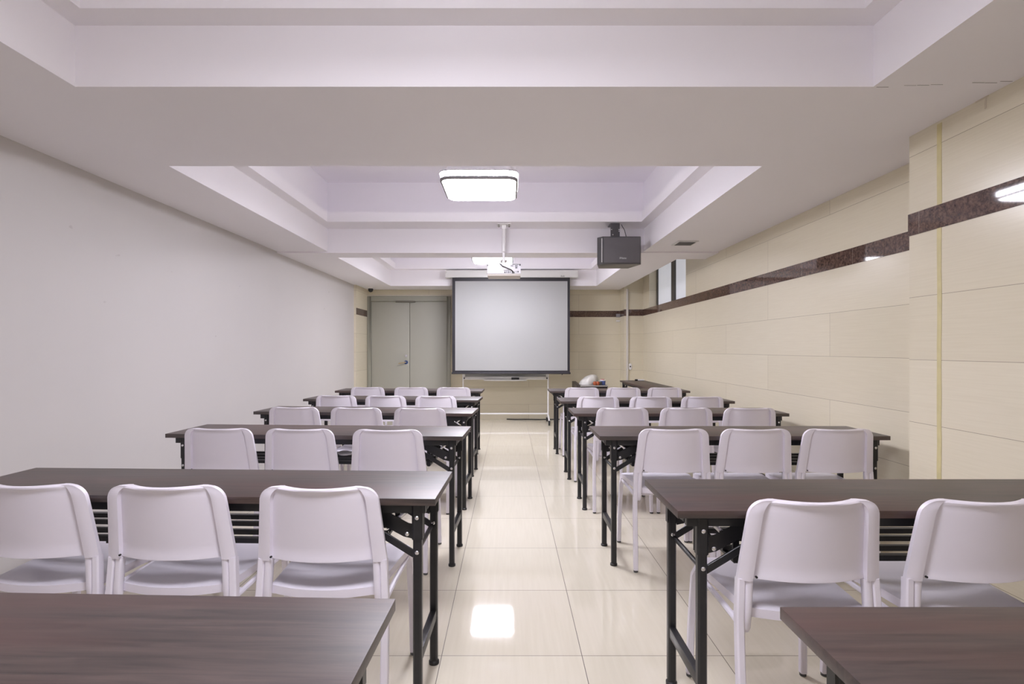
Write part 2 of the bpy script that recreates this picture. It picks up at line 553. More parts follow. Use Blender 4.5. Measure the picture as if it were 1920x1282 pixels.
m.tube([(XP - .001, q.y, 2.352), (XP - .001, q.y + .003, 2.325), (XP - .001, q.y + .002, 2.30)], .010, .003, up=(1, 0, 0))
m.tube([(XP - .001, q.y - .01, 2.350), (XP - .001, q.y + .05, 2.350)], .008, .004)
struct(m.build('trim_13', M['stain'], smooth=0), 'small plaster drip at the pilaster top')
m = MB()
xs = [1.52 + i * .052 for i in range(11)]
ys = [2.14 - i * .0045 + random.uniform(-.004, .004) for i in range(11)]
for i in range(10):
    if i in (1, 5, 6): continue
    wd = random.uniform(.0006, .0018)
    m.box(xs[i], xs[i + 1] - .003, ys[i] - wd, ys[i] + wd, ZS1 - .0008, ZS1 + .002)
struct(m.build('trim_14', M['crack'], smooth=0), 'thin dark crack in the ceiling plaster')

# window in the right wall
wn = tag(empty('window_1', (XR, (WY0 + WY1) / 2, Z_ST)), 'frosted sliding window high in the tiled wall', kind='structure')
wl = (WY1 - WY0)
xw = .14
m = MB()
fw = .05
m.box(xw - .02, xw + .03, -wl / 2, -wl / 2 + fw, 0, .845); m.box(xw - .02, xw + .03, wl / 2 - fw, wl / 2, 0, .845)
m.box(xw - .02, xw + .03, -wl / 2 + fw, wl / 2 - fw, 0, .02); m.box(xw - .02, xw + .03, -wl / 2 + fw, wl / 2 - fw, .80, .845)
ym = (7.75 - (WY0 + WY1) / 2)
m.box(xw - .03, xw + .03, ym - .085, ym + .05, .02, .80)
m.build('window_frame', M['win_frame'], wn, smooth=0)
for a, b in ((-wl / 2 + fw, ym - .085), (ym + .05, wl / 2 - fw)):
    m = MB(); m.box(xw, xw + .008, a, b, .02, .80)
    m.build('window_pane', M['pane'], wn, smooth=0)

# double door
DX0, DX1, DXS = -2.537, -1.045, -1.778
dr = tag(empty('door_1', ((DX0 + DX1) / 2, YB, 0)), 'grey-green double door with lever handle beside the screen', kind='structure')
cx = (DX0 + DX1) / 2
m = MB(); ft = .066
m.box(DX0 - cx, DX0 - cx + ft, -.05, 0.01, 0, 2.212); m.box(DX1 - cx - ft, DX1 - cx, -.05, 0.01, 0, 2.212)
m.box(DX0 - cx + ft, DX1 - cx - ft, -.05, 0.01, 2.125, 2.212)
m.build('door_frame', M['door_frame'], dr, bevel=.004)
sx = DXS - cx
for a, b in ((DX0 - cx + ft + .004, sx - .0035), (sx + .0035, DX1 - cx - ft - .004)):
    m = MB(); m.box(a, b, -.028, 0.005, .006, 2.118)
    lf = m.build('door_leaf', M['door'], dr, bevel=.002)
    if b < sx:
        hx = sx - .065
        m = MB(); m.cyl((hx, -.028, 1.03), (hx, -.042, 1.03), .033, 20)
        m.build('handle_rose', M['blue'], lf)
        m = MB(); m.tube([(hx, -.04, 1.032), (hx, -.085, 1.032), (hx - .02, -.09, 1.031), (hx - .07, -.09, 1.022), (hx - .125, -.085, 1.008)], .018, .018, 8, up=(0, 0, 1))
        m.build('lever_handle', M['brass'], lf)
        m = MB(); m.cyl((hx, -.028, 1.145), (hx, -.036, 1.145), .024, 18); m.cyl((hx, -.036, 1.145), (hx, -.040, 1.145), .012, 12)
        m.build('lock_cylinder', M['steel'], lf)
m = MB(); m.box(sx - .25, sx + .10, -.062, -.03, 2.105, 2.132)
m.build('door_closer', M['door_closer'], dr, bevel=.004)
m = MB(); m.box(XLT, DX1 + .02, YB - .012, YB + .005, 2.224, 2.234)
struct(m.build('trim_15', M['pipe'], smooth=0), 'pale edge strip above the double door')

# ------------------------------------------------------------------ ceiling lamps
def lamp(mat):
    t = empty('ceiling_lamp', (0, 0, 0))     # origin: centre of the glowing underside
    m = MB(); m.rrect(0, 0, [(.048, .283, .283, .075), (.0, .283, .283, .075), (-.016, .262, .262, .062)])
    m.build('diffuser', mat, t)
    m = MB()
    a = [(0.008, .2865, .2865, .078), (-.006, .2865, .2865, .078), (-.012, .272, .272, .068), (.008, .275, .275, .07)]
    m.rrect(0, 0, a)
    m.build('rim_band', M['lamp_edge'], t)
    m = MB(); m.rrect(0, 0, [(.052, .292, .292, .082), (.046, .292, .292, .082), (.046, .28, .28, .075), (.052, .28, .28, .075)])
    m.build('upper_trim', M['lamp_edge'], t)
    m = MB(); m.rrect(0, 0, [(.048, .275, .275, .07), (.06, .268, .268, .066), (.10, .235, .235, .03)])
    m.build('mounting_tray', M['lamp_tray'], t)
    for sx in (-1, 1):
        for sy in (-1, 1):
            m = MB(); m.cyl((sx * .18, sy * .18, .095), (sx * .18, sy * .18, ZTOP - 2.512), .006, 8)
            m.build('hanger_rod', M['white_enamel'], t)
    return t
l1 = lamp(M['lamp']); l1.location = (-.22, 4.03, 2.512)
l2 = lamp(M['lamp_bright']); l2.location = (-.225, 7.25, 2.512)
l0 = lamp(M['lamp_dim']); l0.location = (-.22, .81, 2.512)
lr = lamp(M['lamp_fill']); lr.location = (-.22, -2.6, 2.512)  # unseen lamp added behind the camera to brighten chair backs and foreground
tag(lr, 'unseen square ceiling lamp added at the rear end to brighten the room', 'ceiling lamp', 'square ceiling lamps')
tag(l1, 'large glowing square ceiling lamp hanging in the middle ceiling recess', 'ceiling lamp', 'square ceiling lamps')
tag(l2, 'glowing square ceiling lamp half hidden behind the projector pole', 'ceiling lamp', 'square ceiling lamps')
tag(l0, 'glowing square ceiling lamp in the recess above the last tables', 'ceiling lamp', 'square ceiling lamps')

# ------------------------------------------------------------------ folding tables
TH, TD = 0.765, 0.395
def table(Lt):
    t = empty('folding_table', (0, 0, 0))
    hl, hd = Lt / 2, TD / 2
    m = MB(); m.box(-hl, hl, -hd, hd, TH - .024, TH)
    m.build('tabletop', M['wood'], t, bevel=.0016)
    zt = TH - .024
    m = MB()
    for y in (-hd + .045, hd - .045):
        m.box(-hl + .04, hl - .04, y - .012, y + .012, zt - .036, zt)
    for x in (-hl + .05, 0, hl - .05):
        m.box(x - .012, x + .012, -hd + .057, hd - .057, zt - .03, zt - .001)
    m.build('under_frame', M['black_metal'], t, bevel=.002)
    # lengthwise bar shelf
    m = MB()
    zs = .592
    for y in (-.125, -.045, .045, .125):
        h = .010 if abs(y) > .1 else .007
        m.box(-hl + .20, hl - .20, y - h, y + h, zs - .009, zs + .009)
    for x in (-hl + .21, -hl / 3, hl / 3, hl - .21):
        m.box(x - .008, x + .008, -.135, .135, zs - .016, zs - .006)
    for x in (-hl + .21, hl - .21):
        for y in (-.13, .13):
            m.box(x - .010, x + .010, y - .004, y + .004, zs - .012, zt)
    m.build('bar_shelf', M['black_metal'], t, smooth=0)
    for sx in (-1, 1):
        lx = sx * (hl - (.068 if sx > 0 else .090))
        for sy in (-1, 1):
            ly = sy * (hd - .045)
            m = MB()
            m.tube([(lx, ly, .018), (lx, ly, zt)], .030, .030, rect=True)
            m.tube([(lx, ly, .615), (lx, ly, zt - .002)], .037, .037, rect=True)
            lg = m.build('leg', M['black_metal'], t)
            m = MB(); m.lathe([(.021, 0), (.021, .010), (.016, .014), (.016, .022)], 14, (lx, ly, 0))
            m.build('foot', M['plastic_black'], lg)
            # braces towards the table centre
            m = MB()
            m.tube([(lx - sx * .012, ly, .560), (lx - sx * .29, ly, zt - .012)], .008, .024, rect=True, up=(-sx * .6, 0, 1))
            m.build('brace', M['black_metal'], t, smooth=0)
            m = MB()
            yo = ly - sy * .014
            m.tube([(lx - sx * .010, yo, .632), (lx - sx * .045, yo, .640), (lx - sx * .20, yo, zt - .02)], .004, .050, rect=True, up=(-sx * .5, 0, 1))
            m.box(lx - sx * .0 - .02, lx - sx * .0 + .02, yo - .002, yo + .002, .62, .70)
            m.build('hinge_plate', M['black_metal'], t, smooth=0)
            for bz, bx in ((.692, 0), (.572, 0), (.636, -sx * .034)):
                yb = ly - .0185 if bx == 0 and bz > .6 else ly - .0155
                m = MB(); m.lathe([(.0072, 0), (.0072, .003), (.004, .0055)], 10)
                m.bm.transform(Matrix.Translation((lx + bx, yb + .0005, bz)) @ Matrix.Rotation(PI / 2, 4, 'X'))
                m.build('bolt', M['steel'], lg)
        m = MB(); m.box(lx - .0125, lx + .0125, -hd + .058, hd - .058, .185, .222)
        m.build('crossbar', M['black_metal'], t, bevel=.002)
        m = MB(); m.cyl((lx - sx * .01, -hd + .05, .556), (lx - sx * .01, hd - .05, .556), .0085, 10)
        m.build('tie_rod', M['black_metal'], t)
        m = MB(); m.cyl((lx - sx * .03, -hd + .06, .715), (lx - sx * .115, -hd + .075, .640), .007, 8)
        m.build('release_lever', M['steel'], t)
    return t

LL, LR = 1.78, 1.685
proto_l = table(LL); proto_r = table(LR)
ORD = ['first', 'second', 'third', 'fourth', 'fifth', 'sixth']
left_tables = [(-.31, 6.60, .03), (-.276, 5.51, .066), (-.2585, 4.447, .075), (-.247, 3.386, .0526), (-.233, 2.140, .0376), (-.229, 1.049, .033)]
right_tables = [(.4956, 6.62), (.499, 5.40), (.510, 4.45), (.527, 3.398), (.527, 2.012), (.531, 1.016)]
wear = {0: 'dark brown', }
for i, (fx, fy, sl) in enumerate(left_tables):
    t = proto_l if i == 0 else copy_tree(proto_l)
    th = -math.atan(sl)
    R = Matrix.Rotation(th, 3, 'Z')
    c = Vector((fx, fy, 0)) - R @ Vector((LL / 2, TD / 2, 0))
    t.location = (c.x, c.y, 0); t.rotation_euler = (0, 0, th)
    tag(t, 'dark brown folding table, %s from the projection screen along the white wall' % ORD[i], 'table', 'folding tables in two columns')
for i, (fx, fy) in enumerate(right_tables):
    t = proto_r if i == 0 else copy_tree(proto_r)
    t.location = (fx + LR / 2, fy - TD / 2, 0)
    tag(t, 'dark brown folding table, %s from the projection screen along the tiled wall' % ORD[i], 'table', 'folding tables in two columns')
t = copy_tree(proto_r)
t.location = (1.985, 7.50, 0); t.rotation_euler = (0, 0, PI / 2)
tag(t, 'dark brown folding table standing lengthwise against the tiled wall, marker pen on it', 'table', 'folding tables in two columns')

# ------------------------------------------------------------------ chairs
def lerp(a, b, f): return a + (b - a) * f
CZT, CZB = .813, .556
def backrest_mesh():
    us = [-1, -.975, -.90, -.825, -.80, -.785, -.70, -.52, -.34, -.17, 0, .17, .34, .52, .70, .785, .80, .825, .90, .975, 1]
    vs = [0, .02, .06, .2, .36, .52, .66, .78, .84, .88, .915, .945, .965, .982, .993, 1]
    r = .046
    def P(u, v, side):
        au = abs(u)
        zb = CZB if au >= .80 else CZB + .006 
        z = lerp(zb, CZT, v)
        hw = lerp(.220, .195, v)
        dz = z - (CZT - r)
        if dz > 0: hw = hw - r + math.sqrt(max(0, r * r - dz * dz))
        y = lerp(-.190, -.228, v ** 1.1)
        bul = -.040 * (1 - min(1, au / .80) ** 2)
        if au >= .80:
            edge = 1 if au < .97 else (.55 if au < 1 else .0)
            off = (-.017 if side < 0 else .013) * max(edge, .45)
            if side < 0: off = lerp(off, -.011, max(0, min(1, (v - .90) / .08)))
        else:
            lip = max(0, (v - .93) / .07)
            off = (-.001 - .010 * min(1, lip * 1.6) - .004 * (1 if v < .03 else 0)) if side < 0 else .011
        return Vector((u * hw, y + bul + off, z))
    m = MB(); bm = m.bm
    G = {}
    for s in (-1, 1):
        for i, u in enumerate(us):
            for j, v in enumerate(vs):
                G[s, i, j] = bm.verts.new(P(u, v, s))
    ni, nj = len(us), len(vs)
    for i in range(ni - 1):
        for j in range(nj - 1):
            bm.faces.new((G[-1, i, j], G[-1, i + 1, j], G[-1, i + 1, j + 1], G[-1, i, j + 1]))
            bm.faces.new((G[1, i, j], G[1, i, j + 1], G[1, i + 1, j + 1], G[1, i + 1, j]))
    for i in range(ni - 1):
        bm.faces.new((G[-1, i, 0], G[1, i, 0], G[1, i + 1, 0], G[-1, i + 1, 0]))
        k = nj - 1
        bm.faces.new((G[-1, i, k], G[-1, i + 1, k], G[1, i + 1, k], G[1, i, k]))
    for j in range(nj - 1):
        bm.faces.new((G[-1, 0, j], G[-1, 0, j + 1], G[1, 0, j + 1], G[1, 0, j]))
        k = ni - 1
        bm.faces.new((G[-1, k, j], G[1, k, j], G[1, k, j + 1], G[-1, k, j + 1]))
    return m
def seat_mesh():
    us = [-1, -.985, -.94, -.8, -.55, -.28, 0, .28, .55, .8, .94, .985, 1]
    vs = [0, .02, .06, .14, .28, .45, .62, .78, .88, .94, .975, .99, 1]
    def P(u, v, side):
        hw = lerp(.183, .215, min(1, v * 1.25))
        # rounded front corners
        d = v - .86
        if d > 0: hw -= .055 * (d / .14) ** 2.4
        y = lerp(-.180, .232, v) - .030 * (1 - u * u) * (1 - v) ** 3
        z = .468 - .014 * (1 - u ** 2) * math.sin(PI * min(1, v * 1.1 + .12)) - .014 * max(0, (v - .75) / .25) ** 2
        if abs(u) > .97 or v < .01 or v > .995: z -= .003
        if side < 0:
            z = z - .016 if (abs(u) < .93 and .05 < v < .95) else z - .028
        return Vector((u * hw, y, z))
    m = MB(); bm = m.bm; G = {}
    for s in (-1, 1):
        for i, u in enumerate(us):
            for j, v in enumerate(vs): G[s, i, j] = bm.verts.new(P(u, v, s))
    ni, nj = len(us), len(vs)
    for i in range(ni - 1):
        for j in range(nj - 1):
            bm.faces.new((G[1, i, j], G[1, i + 1, j], G[1, i + 1, j + 1], G[1, i, j + 1]))
            bm.faces.new((G[-1, i, j], G[-1, i, j + 1], G[-1, i + 1, j + 1], G[-1, i + 1, j]))
        for k in (0, nj - 1):
            bm.faces.new((G[-1, i, k], G[1, i, k], G[1, i + 1, k], G[-1, i + 1, k]))
    for j in range(nj - 1):
        for k in (0, ni - 1):
            bm.faces.new((G[-1, k, j], G[-1, k, j + 1], G[1, k, j + 1], G[1, k, j]))
    # lugs that rise beside the rear legs
    for sx in (-1, 1):
        m.tube([(sx * .193, -.186, .402), (sx * .1925, -.193, .412), (sx * .1885, -.193, .46), (sx * .183, -.190, .560)], .0235, .027, rect=True)
    return m
def chair():
    t = empty('stacking_chair', (0, 0, 0))
    seat_mesh().build('seat', M['chair'], t, smooth=50)
    b = backrest_mesh().build('backrest', M['chair'], t, smooth=32)
    for z in (.572,):
        for sx in (-1,):
            m = MB(); m.cyl((sx * .168, -.210, z), (sx * .168, -.216, z), .0035, 8)
            m.build('screw', M['plastic_black'], b)
    for sx in (-1, 1):
        m = MB()
        m.tube([(sx * .220, -.238, .012), (sx * .219, -.228, .15), (sx * .2175, -.210, .34), (sx * .213, -.194, .45), (sx * .2075, -.189, .560)], .0245, .030, rect=True)
        lg = m.build('leg', M['chair_leg'], t)
        m = MB(); m.cyl((sx * .220, -.2385, 0), (sx * .220, -.238, .014), .0125, 10); m.build('glide', M['foot_grey'], lg)
        m = MB()
        m.tube([(sx * .221, .218, .012), (sx * .217, .212, .2), (sx * .209, .200, .40), (sx * .203, .180, .432)], .0245, .026, rect=True)
        lg = m.build('leg', M['chair_leg'], t)
        m = MB(); m.cyl((sx * .221, .218, 0), (sx * .221, .218, .014), .0125, 10); m.build('glide', M['foot_grey'], lg)
    m = MB()
    for sx in (-1, 1):
        m.tube([(sx * .212, -.186, .42), (sx * .208, -.05, .420), (sx * .207, .10, .420), (sx * .205, .185, .420)], .020, .018, 8, up=(0, 0, 1))
    m.tube([(-.205, .12, .414), (.205, .12, .414)], .018, .018, 8, up=(0, 0, 1))
    m.tube([(-.205, -.12, .414), (.205, -.12, .414)], .018, .018, 8, up=(0, 0, 1))
    m.build('seat_frame', M['chair_leg'], t)
    return t
cproto = chair()
first = [True]
def place_chair(x, yc, rz, label):
    o = cproto if first[0] else copy_tree(cproto)
    first[0] = False
    o.location = (x, yc + .245, 0)
    o.rotation_euler = (0, 0, rz)
    tag(o, label, 'chair', 'white chairs tucked under the tables')
# (x of aisle, middle, wall chair; distance of the backrest)
LCH = {0: ((-.655, -1.16, -1.686), 6.17), 1: ((-.699, -1.195, -1.688), 5.05), 2: ((-.676, -1.18, -1.675), 4.02),
       3: ((-.68, -1.185, -1.665), 2.945), 4: ((-.625, -1.146, -1.622), 1.722)}
RCH = {0: ((.867, 1.36, 1.848), 6.12), 1: ((.857, 1.362, 1.858), 4.95), 2: ((.883, 1.378, 1.868), 4.0),
       3: ((.944, 1.4135, 1.883), 2.945), 4: ((.925, 1.448), 1.555)}
POSN = ['aisle end', 'middle', 'wall end']
for k, (xs, yc) in LCH.items():
    sl = left_tables[k][2]; th = -math.atan(sl)
    for j, x in enumerate(xs):
        dy = sl * (-x - 1.15)
        place_chair(x, yc + dy * .9 + .0, th * .8 + random.uniform(-.012, .012),
                    'white plastic chair at the %s table from the screen along the white wall, %s' % (ORD[k], POSN[j]))
for k, (xs, yc) in RCH.items():
    for j, x in enumerate(xs):
        place_chair(x, yc, random.uniform(-.005, .005),
                    'white plastic chair at the %s table from the screen along the tiled wall, %s' % (ORD[k], POSN[j]))

# ------------------------------------------------------------------ projection screen
YS = 8.64
def wx(px, Y=YS): return (px - 954) / F * Y
def wz(py, Y=YS): return CAM_H - (py - 654) / F * Y
sc = tag(empty('projection_screen', (0, YS, 0)), 'pull-down white projection screen with black border hanging from its long case', 'projection screen')
m = MB()
xa, xb = wx(837), wx(1082)
za, zb = wz(520.5), wz(507)
m.rrect(0, 0, [(0, 1, 1, .1)]) if False else None
prof = [(-.055, za), (-.055, zb - .02), (-.04, zb), (.122, zb), (.122, za)]
m.loops([[(x, y, z) for y, z in prof] for x in (xa, xb)])
cs = m.build('screen_case', M['casing'], sc, smooth=0)
m = MB()
for x in (xa, xb):
    s = -1 if x == xa else 1
    m.loops([[(xx, y, z) for y, z in ((-.057, za - .003), (-.057, zb - .018), (-.041, zb + .002), (.122, zb + .002), (.122, za - .003))] for xx in (x - .012 if s < 0 else x - .004, x + .004 if s < 0 else x + .012)])
m.build('end_cap', M['casing'], cs, smooth=0)
for x in (xa, xb):
    m = MB(); m.cyl((x, -.06, zb - .03), (x, -.072, zb - .03), .016, 10); m.build('case_hook', M['alu'], cs)
text_mesh('case_label', 'Anlii', .036, M['mark_dark'], cs, (wx(1055, 8.58), -.0565, wz(517.6, 8.58)), (PI / 2, 0, 0))
x0, x1, z0, z1 = wx(848), wx(1068.5), wz(699), wz(520)
m = MB(); m.box(x0, x1, -.003, .0, z0, z1)
m.build('screen_border', M['screen_black'], sc, smooth=0)
m = MB(); m.box(wx(853.5), wx(1064), -.0045, -.002, wz(694.5), wz(527))
m.build('screen_surface', M['screen'], sc, smooth=0)
m = MB(); m.cyl((x0 - .01, -.002, z0 - .004), (x1 + .01, -.002, z0 - .004), .016, 10)
m.cyl((wx(1054), -.002, z0 - .018), (wx(1054), -.002, z0 - .035), .008, 8)
m.build('weight_bar', M['screen_black'], sc)

# ------------------------------------------------------------------ whiteboard stand behind the screen
YW = 8.85
wb = tag(empty('whiteboard_stand', (wx(948, YW), YW, 0)), 'white wheeled whiteboard stand mostly hidden behind the projection screen', 'whiteboard')
hwid = (wx(1028.5, YW) - wx(868.5, YW)) / 2
bz = wz(711, YW)
m = MB(); m.box(-hwid + .03, hwid - .03, -.012, .012, bz, 1.78); m.build('board', M['screen'], wb, smooth=0)
m = MB(); m.box(-hwid + .02, hwid - .02, -.02, .018, bz - .005, bz + .05); m.box(-hwid + .02, hwid - .02, -.02, .018, 1.76, 1.80)
for s in (-1, 1): m.box(s * (hwid - .025) - .012, s * (hwid - .025) + .012, -.02, .018, bz, 1.8)
m.build('board_frame', M['alu'], wb, bevel=.003)
m = MB(); m.box(-.37, .36, -.085, -.02, bz - .022, bz - .012); m.box(-.37, .36, -.09, -.085, bz - .022, bz - .002)
m.build('pen_tray', M['alu'], wb, smooth=0)
for s in (-1, 1):
    m = MB(); m.tube([(s * (hwid - .004), 0, .13), (s * (hwid - .004), 0, 1.82)], .022, .026, rect=True)
    m.build('upright', M['white_enamel'], wb)
    m = MB(); m.cyl((s * (hwid - .004) - s * .02, -.022, bz + .02), (s * (hwid - .004) - s * .02, -.032, bz + .02), .012, 10); m.build('pivot_knob', M['plastic_black'], wb)
    m = MB(); m.tube([(s * (hwid - .004), -.26, .075), (s * (hwid - .004), -.05, .135), (s * (hwid - .004), .05, .135), (s * (hwid - .004), .26, .075)], .026, .022, rect=True, up=(0, 0, 1))
    ft = m.build('foot_bar', M['white_enamel'], wb)
    for y in (-.25, .25):
        m = MB(); m.cyl((s * (hwid - .004) - .012, y, .035), (s * (hwid - .004) + .012, y, .035), .035, 16)
        m.box(s * (hwid - .004) - .016, s * (hwid - .004) + .016, y - .012, y + .012, .03, .08)
        m.build('caster', M['plastic_black'], ft)
m = MB(); m.box(-hwid, hwid, -.012, .012, wz(776.5, YW), wz(774, YW)); m.build('cross_rail', M['white_enamel'], wb, bevel=.003)
o = MB(); ex = wx(966, YW); o.box(-.068, .068, -.025, .025, 0, .018); o.box(-.066, .066, -.024, .024, .018, .045)
o = o.build('whiteboard_eraser', M['plastic_black'], bevel=.003)
o.location = (ex, YW - .052, bz - .0112)
tag(o, 'black felt eraser lying in the whiteboard pen tray', 'eraser')

# ------------------------------------------------------------------ projector on its pole
YJ = 5.52
pj = tag(empty('ceiling_projector', (wx(945, YJ), YJ, 0)), 'white projector hanging from a white pole under the ceiling recess', 'projector')
px_ = lambda p: wx(p, YJ) - wx(945, YJ)
zt_, zb_ = wz(494.5, YJ), wz(513, YJ)
m = MB(); m.box(px_(913), px_(976.5), 0, .27, zb_, zt_)
body = m.build('body', M['projector'], pj, bevel=.006)
m = MB(); m.box(px_(914), px_(976), .006, .26, zb_ - .022, zb_); m.build('base_panel', M['projector_under'], body, bevel=.003)
def port(x0, x1, y0, y1, name='port', mt='plastic_black', d=.003):
    m = MB(); m.box(px_(x0), px_(x1), -d, .002, wz(y1, YJ), wz(y0, YJ)); return m.build(name, M[mt], body, smooth=0)
for a in ((945.5, 948, 509, 511.5), (949.5, 951, 508.7, 511.3), (952.7, 954.4, 508.5, 511.5), (955.6, 957.4, 509, 511), (967.5, 968.6, 508.6, 510.4), (970.2, 972.2, 508, 510.6)):
    port(*a)
port(959.5, 964.8, 509.3, 511.8, 'plug', 'cup', .012)
port(965.5, 970.5, 497.8, 499.3); port(966, 970, 501, 502.8)
port(973.8, 976, 494.8, 498, 'corner_clip'); port(913.6, 915, 495.5, 498.7, 'corner_clip'); port(961, 973, 495, 496.3, 'vent_slot', 'cup')
port(944.5, 955, 506.2, 507.4, 'slot', 'vent')
port(957.5, 962.5, 496.5, 499.8, 'power_socket', 'lamp_rim', .002)
m = MB(); m.tube([(px_(937), .02, zt_ + .01), (px_(938), -.012, zt_ - .003), (px_(942), -.02, wz(499, YJ)), (px_(950), -.024, wz(502.5, YJ)), (px_(958), -.026, wz(506, YJ)), (px_(961.5), -.022, wz(509, YJ)), (px_(962), -.010, wz(510.5, YJ))], .009, .009, 8)
m.build('cable', M['cable'], body)
zm = ZLED
m = MB(); m.tube([(0.004, .06, zm - .03), (0.0, .06, zm - .06), (-.004, .06, wz(470, YJ))], .042, .042, 14); m.build('pole', M['white_enamel'], pj)
m = MB(); m.tube([(-.004, .06, wz(472, YJ)), (-.004, .06, zt_ + .02)], .030, .030, 12); m.build('inner_pole', M['white_enamel'], pj)
m = MB(); m.cyl((-.004, .06, zt_ + .05), (-.004, .06, zt_ + .015), .036, 14); m.box(-.10, .08, .02, .12, zt_ - .002, zt_ + .014); m.build('bracket', M['alu'], pj, smooth=30)
m = MB(); m.box(-.075, .075, .0, .12, zm - .006, zm); m.box(-.022, .022, .04, .08, zm - .045, zm - .006)
pl = m.build('ceiling_plate', M['alu'], pj, smooth=0)
for x, y in ((-.055, .02), (.055, .02), (-.055, .10), (.055, .10)):
    m = MB(); m.cyl((x, y, zm - .006), (x, y, zm - .014), .008, 8); m.build('screw', M['door_closer'], pl)

# ------------------------------------------------------------------ loudspeaker
YK = 5.36
sp = tag(empty('ceiling_loudspeaker', (wx(1164, YK), YK, 0)), 'black loudspeaker with angled sides mounted under the ceiling recess edge', 'loudspeaker')
kx = lambda p: wx(p, YK) - wx(1164, YK)
k0, k1 = wz(495, YK), wz(443, YK)
m = MB()
plan = [(kx(1130), 0), (kx(1201), 0), (kx(1203.5), .035), (kx(1190), .30), (kx(1132), .30), (kx(1121.5), .06)]
m.loops([[(x, y, z) for x, y in plan] for z in (k0, k1)])
bx = m.build('cabinet', M['speaker_box'], sp, bevel=.004)
m = MB(); m.box(kx(1132), kx(1200), -.012, .004, k0 + .012, k1 - .012)
m.build('grille', M['grille'], bx, bevel=.006)
m = MB(); m.tube([(kx(1128.6), .002, k0 + .02), (kx(1128.6), .002, k1 - .02)], .009, .006, 8); m.build('edge_trim', M['alu'], bx)
text_mesh('logo', 'iHaou', .030, M['mark_white'], bx, (kx(1167.5), -.0128, wz(484, YK)), (PI / 2, 0, 0))
m = MB()
m.box(kx(1150), kx(1167.5), .14, .15, k1 - .01, ZLED); m.box(kx(1150), kx(1167.5), .15, .30, ZLED - .008, ZLED); m.box(kx(1150), kx(1167.5), .15, .26, k1 - .006, k1 + .006)
br = m.build('bracket', M['speaker_box'], sp, smooth=0)
for px, py in ((1151.5, 430.5), (1166, 430.5), (1166, 433.5), (1154, 440)):
    m = MB(); c = Vector((kx(px), .14, wz(py, YK + .14))); m.cyl(c, c + Vector((0, -.006, 0)), .006, 8); m.build('screw', M['steel'], br)
m = MB(); m.tube([(kx(1173), .20, ZLED), (kx(1174.5), .18, ZLED - .03), (kx(1177), .15, ZLED - .07), (kx(1180), .12, k1 + .0)], .007, .007, 6)
m.build('cable', M['cable'], sp)

# ------------------------------------------------------------------ vent, dome camera, sockets, conduit
vt = tag(empty('ceiling_vent', (1.795, 5.285, ZS1)), 'small square grey ceiling vent in the soffit along the tiled wall', 'vent')
m = MB()
for a in ((-.105, -.085, -.105, .105), (.085, .105, -.105, .105), (-.085, .085, -.105, -.085), (-.085, .085, .085, .105)):
    m.box(*a, -.012, .0)
m.build('vent_frame', M['white_enamel'], vt, bevel=.002)
m = MB()
for i in range(9):
    y = -.078 + i * .0195
    m.box(-.085, .085, y - .007, y + .007, -.010, -.006, rot=Matrix.Rotation(.5, 3, 'X'))
m.box(-.085, .085, -.085, .085, -.002, 0)
m.build('slats', M['vent'], vt, smooth=0)

dc = tag(empty('dome_camera', (wx(695, 8.95), 8.95, ZS2)), 'small black dome security camera on the ceiling above the double door', 'security camera')
m = MB(); m.lathe([(.050, 0), (.050, -.018), (.044, -.026)], 20); m.build('mounting_ring', M['white_enamel'], dc)
m = MB(); m.lathe([(.042, -.02), (.043, -.045), (.036, -.068), (.022, -.082), (.002, -.088)], 20); m.build('dome', M['plastic_black'], dc)

YC = 9.0
cd = MB(); cd.box(-.0175, .0175, -.024, 0, .02, 2.31); cd.box(-.010, .010, -.028, -.024, .02, 2.30)
cd = cd.build('cable_conduit', M['pipe'], bevel=.003)
cd.location = (wx(1176, YC), YC, 0)
tag(cd, 'white vertical cable conduit on the tiled corner pier', 'conduit')
so = tag(empty('wall_socket', (wx(1181.3, YC), YC - .002, wz(687, YC))), 'small white oval wall socket beside the vertical conduit', 'socket')
m = MB(); m.rrect(0, 0, [(0, .028, .055, .026), (.012, .026, .053, .024)])
m.bm.transform(Matrix.Rotation(PI / 2, 4, 'X')); m.build('plate', M['white_enamel'], so)
m = MB(); m.cyl((0.002, -.012, 0), (0.002, -.0145, 0), .012, 12); m.build('hole', M['plastic_black'], so)
so = tag(empty('wall_switch', (wx(1158.5, YB), YB - .005, wz(591.5, YB))), 'small pale switch box on the brown border strip', 'switch')
m = MB(); m.box(-.035, .035, -.024, 0, -.03, .03); m.build('switch_box', M['lamp_rim'], so, bevel=.004)
m = MB(); m.box(-.032, .032, -.015, .004, -.11, -.085); m.build('junction_block', M['white_enamel'], so, bevel=.003)
m = MB(); m.tube([(.03, -.012, -.02), (.04, -.012, -.03), (.04, -.010, -.09), (.03, -.008, -.10)], .006, .006, 6); m.build('cable', M['white_enamel'], so)

cb = MB(); pts = [(wx(x, 9.28), 9.28 + dy, .010) for x, dy in ((950, .03), (966, .0), (990, .01), (1014, -.01), (1040, .01), (1062, .0))]  # dark strip along the foot of the back wall, built as a thin tube
cb.tube(pts, .018, .018, 8, up=(0, 0, 1))
cb = cb.build('floor_dark_strip', M['cable'])
tag(cb, 'thin dark strip on the floor along the back wall', 'cable')

